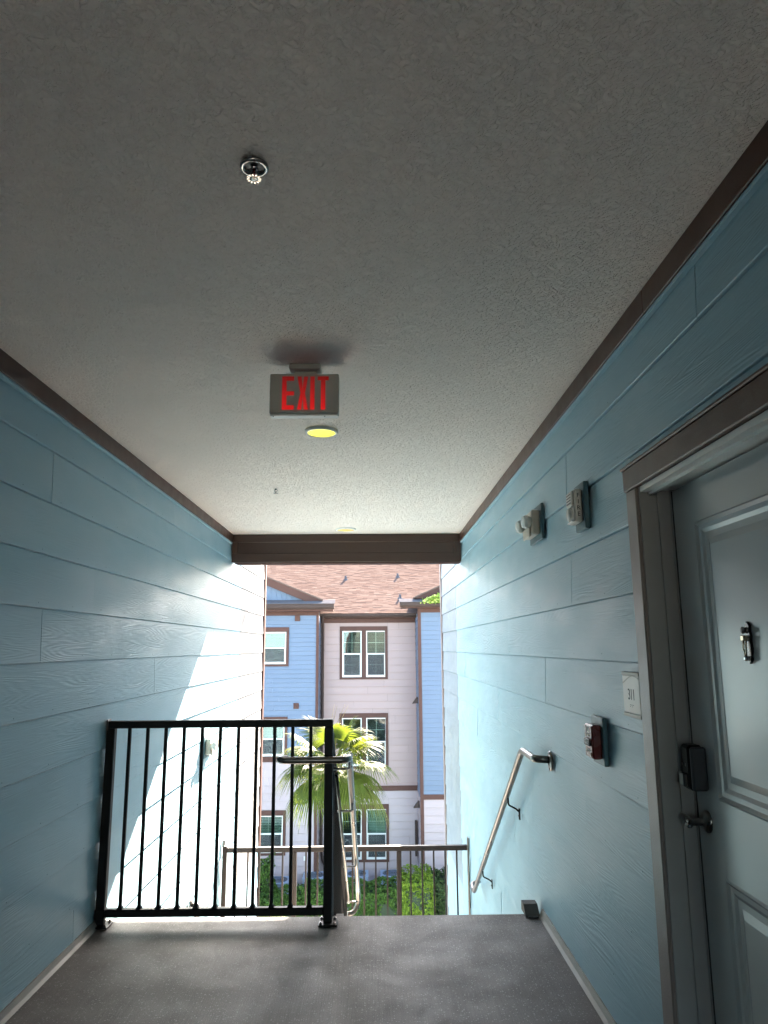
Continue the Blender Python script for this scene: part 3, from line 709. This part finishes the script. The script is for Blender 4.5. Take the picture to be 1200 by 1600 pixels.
txR('FIRE', .028, 3.095, 1.158, .0597, 'whiteink', pf); txR('ALARM', .016, 3.095, 1.137, .0597, 'whiteink', pf)
txR('PULL', .020, 3.095, 1.109, .0686, 'whiteink', hd); txR('DOWN', .018, 3.100, 1.075, .0597, 'whiteink', pf)

rs = thing('room_sign', wl('R')(0, 2.67, 1.25), 'light grey room number plaque beside the door frame', 'sign')
u0_, u1_ = 2.592, 2.765
WM(f).b(.0008, .0045, u0_-.003, u1_+.003, 1.243, 1.405, .001).build('back_plate', 'ink', rs)
fp = WM(f).b(.0047, .0125, u0_, u1_, 1.258, 1.392, .002).build('face_plate', 'offwhite', rs)
for a, b in ((1.3922, 1.404), (1.2445, 1.2578)): WM(f).b(.0047, .0145, u0_-.002, u1_+.002, a, b, .002).build('edge_strip', 'signgrey', rs)
txR('311', .056, 2.676, 1.323, .0128, 'ink', fp, .85)
MB().tube([(f(.0127, u1_-.001-i*(u1_-u0_-.002)/24, 1.372+.010*math.sin(-1.1+i*.19)+.0006*i)) for i in range(25)], .0016, 6).build('wave_line', 'signgrey', fp)
br = MB()
for k, (a, b) in enumerate([(0, 0), (0, 1), (2, 0), (4, 0), (4, 1), (6, 0)]): br.lathe(f(.0124, 2.692-a*.005, 1.288-b*.006), (-1, 0, 0), [(.0017, 0), (.0012, .0012), (0, .0014)], 6)
br.build('braille_dots', 'ink', fp)

# ------------------------------------------------------------------ apartment building across the yard
D = 26.3; DL = 25.3; DR = 24.8
ap = thing('apartment_building', (-.2, 28, GZ), 'three storey lavender and blue apartment building with a pink tan shingle roof, across the yard', 'building')
SH = (0, -3.03, -6.07)
ZT = 2.373
CW = []    # windows in the centre wall: casing x0,x1,z0,z1
for s in SH: CW.append((-1.247, .472, .385+s, 2.246+s))
cx0, cx1 = -1.925, 1.478
def mc(u, z): return M['lav'] if z > -3.3 else M['lavlow']
rg = random.Random(3)
boards(ap, lambda u, n, z: (u, D-n, z), cx0, cx1, -3.22, ZT, ZT, .2503, mc, None, CW, 3.66, .034, .006, rng=rg)
boards(ap, lambda u, n, z: (u, D-n, z), cx0, cx1, GZ, -3.39, -3.39, .2503, mc, None, CW, 3.66, .034, .006, rng=rg)
CB(cx0, cx1, D-.045, D+.02, -3.388, -3.222).build('band_board', 'brownf', ap)
B(cx0, cx1, D-.04, D+.02, 2.3735, 2.533).build('frieze_board', 'brownf', ap)
# cores (dark rooms) behind
B(-9, 9, D+.45, 37, GZ, 2.7).build('wall_core', 'dark', ap)
# left bay
LW = [(-5.2, -2.955, .881, 2.206), (-5.2, -2.955, -2.146, -.795), (-5.2, -2.955, -5.18, -3.79)]
lx0, lx1 = -6.4, -2.018
def ml(u, z): return M['bluef'] if z > -2.2 else M['lavlow']
boards(ap, lambda u, n, z: (u, DL-n, z), lx0, lx1, -2.15, 2.604, 2.604, .152, ml, None, LW, 3.66, .024, .004, rng=rg)
boards(ap, lambda u, n, z: (u, DL-n, z), lx0, lx1, GZ, -2.26, -2.26, .2503, ml, None, LW, 3.66, .030, .005, rng=rg)
B(lx0, lx1, DL-.04, DL+.02, -2.258, -2.152).build('band_board', 'brownf', ap)
B(lx0, lx1+.09, DL-.022, DL+.02, 2.606, 2.735).build('frieze_board', 'brownf', ap)
CB(lx1, lx1+.09, DL-.04, DL+.06, GZ, 2.605).build('corner_trim', 'brownf', ap)
boards(ap, lambda u, n, z: (lx1+.072+n, u, z), DL+.062, D-.002, GZ, 2.6, 2.604, .2503, lambda u, z: M['bluef'] if z > -2.2 else M['lavlow'], None, (), 3.66, .024, .004, rng=rg)
B(-9, lx1+.06, DL+.45, D+.45, GZ, 2.73).build('wall_core', 'dark', ap)
B(lx0, lx1-.1, DL+.4, D, 2.60, 2.73).build('wall_core', 'dark', ap)
# right bay
rx0, rx1 = 1.587, 6.0
boards(ap, lambda u, n, z: (u, DR-n, z), rx0, rx1, -3.24, 2.66, 2.66, .152, lambda u, z: M['bluef'], None, (), 3.66, .024, .004, rng=rg)
boards(ap, lambda u, n, z: (u, DR-n, z), rx0, rx1, GZ, -3.40, -3.40, .2503, lambda u, z: M['lavlow'], None, (), 3.66, .030, .005, rng=rg)
boards(ap, lambda u, n, z: (rx0-.095-n, u, z), DR+.062, D-.021, GZ, 2.53, 2.66, .2503, lambda u, z: M['bluef'] if z > -3.3 else M['lavlow'], None, (), 3.66, .024, .004, rng=rg)
B(1.478, rx1, DR-.04, DR+.02, -3.398, -3.242).build('band_board', 'brownf', ap)
B(1.478, rx1, DR-.022, DR+.02, 2.662, 2.80).build('frieze_board', 'brownf', ap)
CB(1.478, 1.587, DR-.038, DR+.06, GZ, -3.40).build('corner_trim', 'brownf', ap)
CB(1.478, 1.587, DR-.038, DR+.06, -3.24, 2.661).build('corner_trim', 'brownf', ap)
B(rx0-.093, 9, DR+.1, D+.45, GZ, 2.66).build('wall_core', 'dark', ap)

def window(x0, x1, z0, z1, Yf, sashes, head=.16, side=.095, foot=.075, mull=None, blind=None, grid=False, top_only=False):
    w_ = CB(x0, x1, Yf-.052, Yf+.01, z1-head, z1, c=.004).build('window', 'brownf', ap)
    CB(x0, x1, Yf-.052, Yf+.01, z0, z0+foot, c=.004).build('casing', 'brownf', w_)
    CB(x0, x0+side, Yf-.050, Yf+.01, z0+foot+.001, z1-head-.001, c=.004).build('casing', 'brownf', w_)
    CB(x1-side, x1, Yf-.050, Yf+.01, z0+foot+.001, z1-head-.001, c=.004).build('casing', 'brownf', w_)
    if mull: CB(mull[0], mull[1], Yf-.050, Yf+.01, z0+foot+.001, z1-head-.001, c=.004).build('casing', 'brownf', w_)
    for si, (a, b) in enumerate(sashes):
        za, zb = z0+foot+.002, z1-head-.002; zm = (za+zb)/2
        fwid = .035; y0, y1 = Yf-.02, Yf+.07
        fr = MB()
        for q in ((a, a+fwid, za, zb), (b-fwid, b, za, zb), (a+fwid, b-fwid, za, za+fwid), (a+fwid, b-fwid, zb-fwid, zb)): fr.box(q[0], q[1], y0, y1, q[2], q[3])
        fr.build('frame', 'vinyl', w_)
        CB(a+fwid+.001, b-fwid-.001, Yf+.0, Yf+.055, zm-.022, zm+.022).build('meeting_rail', 'vinyl', w_)
        lo = MB()
        for q in ((a+fwid+.001, a+fwid+.024, za+fwid+.001, zm-.0225), (b-fwid-.024, b-fwid-.001, za+fwid+.001, zm-.0225), (a+fwid+.0245, b-fwid-.0245, za+fwid+.001, za+fwid+.034)): lo.box(q[0], q[1], Yf+.005, Yf+.03, q[2], q[3])
        lo.build('sash', 'vinyl', w_)
        MB().box(a+fwid+.001, b-fwid-.001, Yf+.036, Yf+.040, zm+.023, zb-fwid-.001).build('pane', 'glass', w_)
        MB().box(a+fwid+.025, b-fwid-.025, Yf+.018, Yf+.022, za+fwid+.035, zm-.023).build('pane', 'glass', w_)
        MB().box(a+fwid+.025, b-fwid-.025, Yf+.010, Yf+.0115, za+fwid+.035, zm-.023).build('insect_screen', 'screen', w_)
        if grid:
            mu = MB(); xm = (a+b)/2
            for (g0, g1, yy) in ((zm+.023, zb-fwid, Yf+.042), (za+fwid+.035, zm-.023, Yf+.024)):
                mu.box(xm-.008, xm+.008, yy, yy+.008, g0, g1); gm = (g0+g1)/2
                mu.box(a+fwid+.026, xm-.0085, yy, yy+.008, gm-.008, gm+.008); mu.box(xm+.0085, b-fwid-.026, yy, yy+.008, gm-.008, gm+.008)
            mu.build('muntin', 'vinyl', w_)
        bl = blind[si] if blind else None
        if bl:
            bm_, lowz, tilt, span = bl
            sl_ = MB(); zz = zb-fwid-.01; step = .05
            xa, xb = a+fwid+.01+(b-a-2*fwid)*span[0], a+fwid-.01+(b-a-2*fwid)*span[1]
            while zz > za+(zb-za)*lowz:
                dy, dz = .024*math.cos(tilt), .024*math.sin(tilt)
                yc = Yf+.095
                sl_.add([(xa, yc-dy, zz+dz), (xb, yc-dy, zz+dz), (xb, yc+dy, zz-dz), (xa, yc+dy, zz-dz)], [(0, 1, 2, 3)]); zz -= step
            sl_.build('blind', bm_, w_, kind='stuff')
    return w_
S1, S2 = (-1.154, -.463), (-.30, .404)
for i, s in enumerate(SH):
    bl = [[('blind', .0, .25, (.45, 1)), ('blindd', .0, .1, (0, 1))], [('blindd', .0, .05, (0, 1)), ('blindd', .0, .15, (0, 1))], [('blindd', .0, .3, (0, 1)), ('blindd', .0, 1.2, (0, 1))]][i]
    window(-1.247, .472, .385+s, 2.246+s, D, (S1, S2), mull=(-.462, -.301), blind=bl, grid=True)
for i, (a, b, z0, z1) in enumerate(LW):
    window(a, b, z0, z1, DL, ((a+.095, -4.12), (-4.02, b-.095)), mull=(-4.119, -4.021), blind=[[('blind', 0, 1.35, (0, 1))]*2, [('blind', .0, 1.1, (0, 1))]*2, [('blindd', 0, .9, (0, 1))]*2][i], grid=(i == 2))
# vents and small exterior boxes
for x, z in ((-2.67, 2.51), (-2.67, -.44), (-2.66, -3.49)):
    v_ = CB(x-.09, x+.09, DL-.06, DL-.0, z-.095, z+.095, c=.006).build('wall_vent', 'brownf', ap)
    for k in range(3): B(x-.055, x+.055, DL-.070, DL-.0605, z-.055+k*.04, z-.03+k*.04).build('louver', 'brownf', v_)
B(-2.35, -2.28, DL-.03, DL, -5.35, -5.22).build('hose_bib', 'vinyl', ap)
B(.93, 1.15, D-.03, D-.01, -5.55, -5.15).build('access_panel', 'lavlow', ap)
B(1.36, 1.44, D-.12, D-.03, -5.5, -4.35).build('meter_pipe', 'gutter', ap)

# eaves, gutters, roofs
def gutter(x0, x1, yf, z0, z1):
    g_ = MB().prism([(yf, z0), (yf-.07, z0), (yf-.125, z0+.06), (yf-.125, z1-.012), (yf-.14, z1), (yf-.11, z1), (yf-.11, z1-.03), (yf, z1-.03)], 'x', x0, x1).build('gutter', 'gutter', ap)
gutter(-2.0, 1.55, D-.30, 2.556, 2.694)
B(-1.9, 1.478, D-.30, D-.021, 2.535, 2.552).build('soffit', 'brownf', ap)
gutter(lx0, -1.38, DL-.33, 2.80, 2.98)
B(lx0, -1.42, DL-.33, DL-.0, 2.738, 2.796).build('soffit', 'brownf', ap)
gutter(.86, rx1, DR-.33, 2.83, 2.987)
B(.90, rx1, DR-.33, DR-.0, 2.803, 2.826).build('soffit', 'brownf', ap)
# main roof
SL = .42; E0, EZ = D-.36, 2.70
def roofz(y): return EZ+(y-E0)*SL
MB().prism([(E0, EZ-.06), (E0, EZ), (37, roofz(37)), (37, roofz(37)-.5), (D+.4, EZ-.06)], 'x', -9, 9).build('roof_deck', 'roofbase', ap)
shg = MB(); rs_ = random.Random(8); row = 0; y = E0-.02
while y < 35.5:
    x = -5.2+rs_.uniform(0, .25)
    while x < 4.0:
        wd = rs_.choice((.16, .20, .26, .31)); dz = rs_.choice((.004, .006, .010)); dy = rs_.choice((0, 0, .012, .03))
        ya, yb_ = y-dy, y+.165
        za, zb = roofz(ya)+.004, roofz(yb_)+.002
        a, b = x+.002, x+wd-.002
        shg.add([(a, ya, za), (b, ya, za), (b, ya, za+dz+.006), (a, ya, za+dz+.006), (b, yb_, zb+.004), (a, yb_, zb+.004)], [(0, 1, 2, 3), (3, 2, 4, 5)])
        x += wd
    y += .135
shg.build('shingles', 'shingle', ap, kind='stuff')
for x, y in ((.98, 27.4), (.98, 29.9), (-1.17, 29.6)):
    z = roofz(y)
    v_ = MB().tube([(x, y, z-.05), (x, y, z+.16)], .045, 10).build('vent_pipe', 'pent', ap)
    MB().lathe((x, y, z), (0, -SL*.9, 1), [(.11, .0), (.10, .012), (.05, .05), (.046, .06)], 14).build('flashing', 'pent', v_)
# pent roofs and gables of the bays
def pent(x0, x1, yf, z0, z1):
    n = 5
    for k in range(n):
        ya, yb_ = yf-.44+(.44*k/n), yf-.44+(.44*(k+1)/n); za, zb = z0+(z1-z0)*k/n, z0+(z1-z0)*(k+1)/n
        MB().prism([(ya-.015, za+.0), (ya-.015, za+.016), (yb_, zb+.012), (yb_, zb)], 'x', x0, x1).build('pent_shingle_course', 'pent', ap)
pent(lx0, -1.36, DL, 2.985, 3.135); pent(.84, rx1, DR, 2.99, 3.12)
def gable(xs, zs_, xa, za, xe, yf, slope, ylen, mat):
    """bargeboard from the foot (xs,zs_) up to the apex (xa,za) and down to xe"""
    w_ = .26
    for (p, q) in (((xs, zs_), (xa, za)), ((xe, zs_), (xa, za))):
        MB().prism([(p[0], p[1]), (q[0], q[1]), (q[0], q[1]-w_), (p[0]+(w_/abs(slope) if q[0] > p[0] else -w_/abs(slope)), p[1])], 'y', yf-.16, yf-.11).build('bargeboard', 'brownf', ap)
    for (p, q) in (((xs, zs_), (xa, za)), ((xe, zs_), (xa, za))):
        MB().prism([(p[0], p[1]+.003), (q[0], q[1]+.003), (q[0], q[1]+.05), (p[0], p[1]+.05)], 'y', yf-.20, yf+ylen).build('gable_roof', 'shingle', ap)
gable(-1.784, 3.10, -4.35, 3.10+2.566*.411, -6.9, DL, .411, 4.2, 'bluef')
gable(1.345, 3.13, 3.9, 3.13+2.555*.44, 6.45, DR, .44, 4.2, 'bluef')
# board and batten in the gables
for k in range(24):
    x = -6.3+k*.18
    zt_ = 3.10+.411*(min(x+.09+1.784, 0)*-1 if x > -4.35 else (x+.09+6.9))-.05
    if zt_ > 3.18 and x < -2.2: CB(x, x+.176, DL-.02, DL+.01, 3.137, zt_, c=.003).build('gable_board', 'bluef', ap)
for k in range(18):
    x = 2.0+k*.18
    zt_ = 3.13+.44*(x+.09-1.345 if x < 3.9 else 6.45-x-.09)-.05
    if zt_ > 3.18: CB(x, x+.176, DR-.02, DR+.01, 3.123, zt_, c=.003).build('gable_board', 'bluef', ap)
# downspout
ds = MB().tube(bent([(-1.85, D-.36, 2.60), (-1.85, D-.36, 2.50), (-1.845, D-.08, 2.18), (-1.845, D-.08, -5.2), (-1.80, D-.10, -5.55), (-1.62, D-.25, -5.9)], .1, 5), .048, 10).build('downspout', 'gutter', ap)
for z in (1.4, -1.2, -3.8): B(-1.90, -1.79, D-.085, D-.02, z, z+.03).build('strap', 'gutter', ds)

for z, lb in ((-.28, 'small dark wall lamp on the inner corner of the right bay, beside the second storey'), (-3.62, 'small dark wall lamp below the brown band at the right bay corner')):
    t = thing('wall_lamp', (1.40, DR+.35, z-.12), lb, 'wall lamp', 'dark wall lamps on the apartment building')
    B(1.44, 1.476, DR+.30, DR+.42, z-.1, z+.1).build('back_plate', 'gutter', t)
    MB().add([(1.44, DR+.27, z-.09), (1.44, DR+.45, z-.09), (1.27, DR+.45, z-.10), (1.27, DR+.27, z-.10), (1.44, DR+.30, z+.13), (1.44, DR+.42, z+.13)],
             [(0, 1, 2, 3), (0, 4, 5, 1), (3, 2, 5, 4), (0, 3, 4), (1, 5, 2)]).build('lamp_shade', 'gutter', t)

# ------------------------------------------------------------------ condensers
def condenser(x, y, label):
    s = .36
    t = thing('air_conditioner', (x, y, GZ), label, 'air conditioner', 'outdoor air conditioner units along the apartment wall')
    zt_ = GZ+.62
    CB(x-s, x+s, y-s, y+s, GZ+.03, zt_-.06, c=.03).build('body', 'acbody', t)
    for k in range(7):
        z = GZ+.09+k*.065
        B(x-s+.05, x+s-.05, y-s-.008, y-s+.0, z, z+.03).build('louver', 'acdark', t)
    MB().prism([(x-s-.01, y-s-.01), (x+s+.01, y-s-.01), (x+s+.01, y+s+.01), (x-s-.01, y+s+.01)], 'z', zt_-.058, zt_).build('top_cover', 'acbody', t)
    MB().lathe((x, y, zt_+.001), (0, 0, 1), [(.30, 0), (.29, .02), (.24, .02), (.235, 0)], 28).build('fan_ring', 'acdark', t)
    fgr = MB().lathe((x, y, zt_+.001), (0, 0, 1), [(.234, .004), (.0, .004)], 28); fgr.build('fan_opening', 'ink', t)
    gr = MB()
    for r in (.06, .12, .18): gr.lathe((x, y, zt_+.012), (0, 0, 1), [(r, 0), (r+.008, .004), (r+.008, 0)], 24)
    gr.build('fan_grille', 'acbody', t)
for x, y, lb in ((-3.07, 24.45, 'grey air conditioner unit at the left, under the bay window'), (-1.95, 24.9, 'grey air conditioner unit mostly hidden behind the hedge and black post, near the downspout'),
                 (-.60, 25.0, 'grey air conditioner unit seen beside the lower end of the middle handrail'), (.53, 25.0, 'grey air conditioner unit just left of the bright green hedge')):
    condenser(x, y, lb)

# ------------------------------------------------------------------ plants
def leafcloud(mb, rng, n, sampler, size, up=.3):
    for _ in range(n):
        p, nrm = sampler()
        d = (nrm+Vector((rng.gauss(0, .55), rng.gauss(0, .55), rng.gauss(up, .5)))).normalized()
        a = d.cross(Vector((rng.gauss(0, 1), rng.gauss(0, 1), rng.gauss(0, 1)))).normalized(); b = d.cross(a)
        s = size*rng.uniform(.6, 1.35); w_ = s*.36
        mb.add([p-a*s*.5, p+b*w_+d*s*.08, p+a*s*.55-d*s*.05, p-b*w_+d*s*.08], [(0, 1, 2, 3)])
def hedge(x0, x1, y0, y1, zt_, mat, label, n, size=.075, seed=1, lump=.06):
    rng = random.Random(seed)
    t = thing('hedge', ((x0+x1)/2, (y0+y1)/2, GZ), label, 'hedge')
    B(x0+.1, x1-.1, y0+.1, y1-.1, GZ, zt_-.16).build('hedge_core', 'twig', t)
    mb = MB()
    ph = [rng.uniform(0, 6) for _ in range(6)]
    def lum(u, v): return lump*(math.sin(u*5.1+ph[0])+math.sin(v*6.3+ph[1])+.7*math.sin(u*11+v*7+ph[2]))
    aT, aF, aS = (x1-x0)*(y1-y0), (x1-x0)*(zt_-GZ), (y1-y0)*(zt_-GZ)
    def samp():
        r = rng.uniform(0, aT+aF+2*aS); dep = abs(rng.gauss(0, .045))
        if r < aT:
            x, y = rng.uniform(x0, x1), rng.uniform(y0, y1); return Vector((x, y, zt_+lum(x, y)-dep)), Vector((0, 0, 1))
        if r < aT+aF:
            x, z = rng.uniform(x0, x1), rng.uniform(GZ, zt_); return Vector((x, y0+lum(x, z)+dep, z)), Vector((0, -1, .2))
        y, z = rng.uniform(y0, y1), rng.uniform(GZ, zt_)
        if r < aT+aF+aS: return Vector((x0+lum(y, z)+dep, y, z)), Vector((-1, 0, .2))
        return Vector((x1+lum(y, z)-dep, y, z)), Vector((1, 0, .2))
    leafcloud(mb, rng, n, samp, size)
    mb.build('foliage', mat, t)
hedge(-4.2, -1.95, 21.4, 22.6, -5.33, 'hedge', 'low green hedge at the left behind the black balusters', 9000, seed=1)
hedge(-1.98, .76, 21.3, 22.6, -5.12, 'hedge', 'wide green hedge in the middle behind the lower landing railing', 11000, seed=2)
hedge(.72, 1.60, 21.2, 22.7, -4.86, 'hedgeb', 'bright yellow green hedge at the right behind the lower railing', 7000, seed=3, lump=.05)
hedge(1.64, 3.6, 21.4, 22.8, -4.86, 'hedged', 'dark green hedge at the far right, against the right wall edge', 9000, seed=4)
hedge(-4.1, -3.05, 22.7, 23.6, -4.82, 'hedge', 'taller rounded bush at the far left beside the wall', 5000, seed=6, lump=.08)

# weeds in the right gutter
wd = thing('gutter_weeds', (2.1, DR-.40, 2.96), 'tuft of green and yellow weeds growing in the gutter of the right bay', 'plant')
rng = random.Random(21); mb = MB()
def sw_():
    x = 1.55+abs(rng.gauss(0, 1))*.0+rng.random()**.6*1.3; h = (x-1.4)*.42
    return Vector((x, DR-.42+rng.gauss(0, .07), 2.95+rng.random()*min(.50, max(.08, h)))), Vector((0, -1, .5))
leafcloud(mb, rng, 900, sw_, .09); mb.build('foliage', 'weed', wd)
mb = MB()
for i in range(14):
    x = 1.65+i*.08; mb.tube([(x, DR-.42, 2.95), (x+rng.uniform(-.05, .05), DR-.44, 3.1+rng.random()*.2)], .006, 5)
mb.build('stems', 'weed', wd)

# palm
PX, PY, PZc = -.98, 18.0, -1.18
pt = thing('palm_tree', (PX, PY, GZ), 'fan palm with drooping yellow green fronds between the railing and the apartment building', 'tree')
MB().tube([(PX+.05, PY, GZ), (PX+.03, PY, -4.5), (PX, PY, -2.4), (PX, PY, PZc)], [.19, .15, .14, .17], 14).build('trunk', 'trunk', pt)
rng = random.Random(77)
def frond(az, el, pet, L, droop, mat, idx):
    """petiole then a costapalmate fan of narrow leaflets that droop at the tips"""
    d = Vector((math.cos(az)*math.cos(el), math.sin(az)*math.cos(el), math.sin(el)))
    side = d.cross(Vector((0, 0, 1)));  side = side.normalized() if side.length > .05 else Vector((1, 0, 0))
    nrm = side.cross(d).normalized()
    c = Vector((PX, PY, PZc))+Vector((0, 0, rng.uniform(-.12, .10)))
    tip = c+d*pet-Vector((0, 0, 1))*pet*pet*.18
    mb = MB().tube([c, c+d*pet*.5-Vector((0, 0, pet*pet*.05)), tip], [.022, .015, .011], 5)
    n = 44; d2 = (d-Vector((0, 0, .35*pet))).normalized()
    nrm = side.cross(d2).normalized()
    for i in range(n):
        a = rad(-112+224*i/(n-1))
        dirn = (d2*math.cos(a)+side*math.sin(a)).normalized()
        ln = L*(.62+.38*math.cos(a*.62))*rng.uniform(.9, 1.06)
        wv = (-d2*math.sin(a)+side*math.cos(a)).normalized()
        pts = []; k = 6
        for j in range(k+1):
            s = j/k; p = tip+dirn*ln*s*(1-.12*s*s)+nrm*.06*math.sin(s*2.2)*math.cos(a)-Vector((0, 0, 1))*droop*ln*(max(0, s-.28)**1.7)*rng.uniform(.9, 1.1)
            wd_ = (.034*ln/.8)*(math.sin(min(1, s*2.1+.12)*math.pi/2) if s < .45 else (1-s)/.55)*.62+.0015
            fold = nrm*.012*(1-s)
            pts.append((p-wv*wd_, p+fold, p+wv*wd_))
        for j in range(k):
            q, r_ = pts[j], pts[j+1]
            mb.add([q[0], q[1], q[2], r_[2], r_[1], r_[0]], [(0, 1, 4, 5), (1, 2, 3, 4)], False)
    mb.build('frond', mat, pt)
N_F = 25
for i in range(N_F):
    az = i*2.39996+rng.uniform(-.2, .2); s = i/(N_F-1)
    el = rad(72-108*s**.85+rng.uniform(-7, 7))
    frond(az, el, rng.uniform(.62, .92)*(1-.1*s), rng.uniform(.80, 1.0), .30+.75*s, 'palm', i)
for i in range(7):
    frond(i*.9+.3, rad(-62+rng.uniform(-8, 8)), rng.uniform(.3, .45), .62, .8, 'palmdry', i)
mb = MB()
for i in range(40):
    a = i*2.4; z = PZc-.85+i*.021; mb.tube([(PX+math.cos(a)*.12, PY+math.sin(a)*.12, z), (PX+math.cos(a)*.24, PY+math.sin(a)*.24, z+.20)], [.05, .012], 5)
mb.build('leaf_bases', 'palmdry', pt)
mb = MB()
for i in range(4):
    a = 1.2+i*1.5; mb.tube([(PX, PY, PZc+.1), (PX+.10*math.cos(a), PY+.1*math.sin(a), PZc+.8), (PX+.18+.2*math.cos(a), PY+.2*math.sin(a), PZc+1.32)], [.012, .008, .003], 5)
mb.build('flower_stalk', 'palmdry', pt)
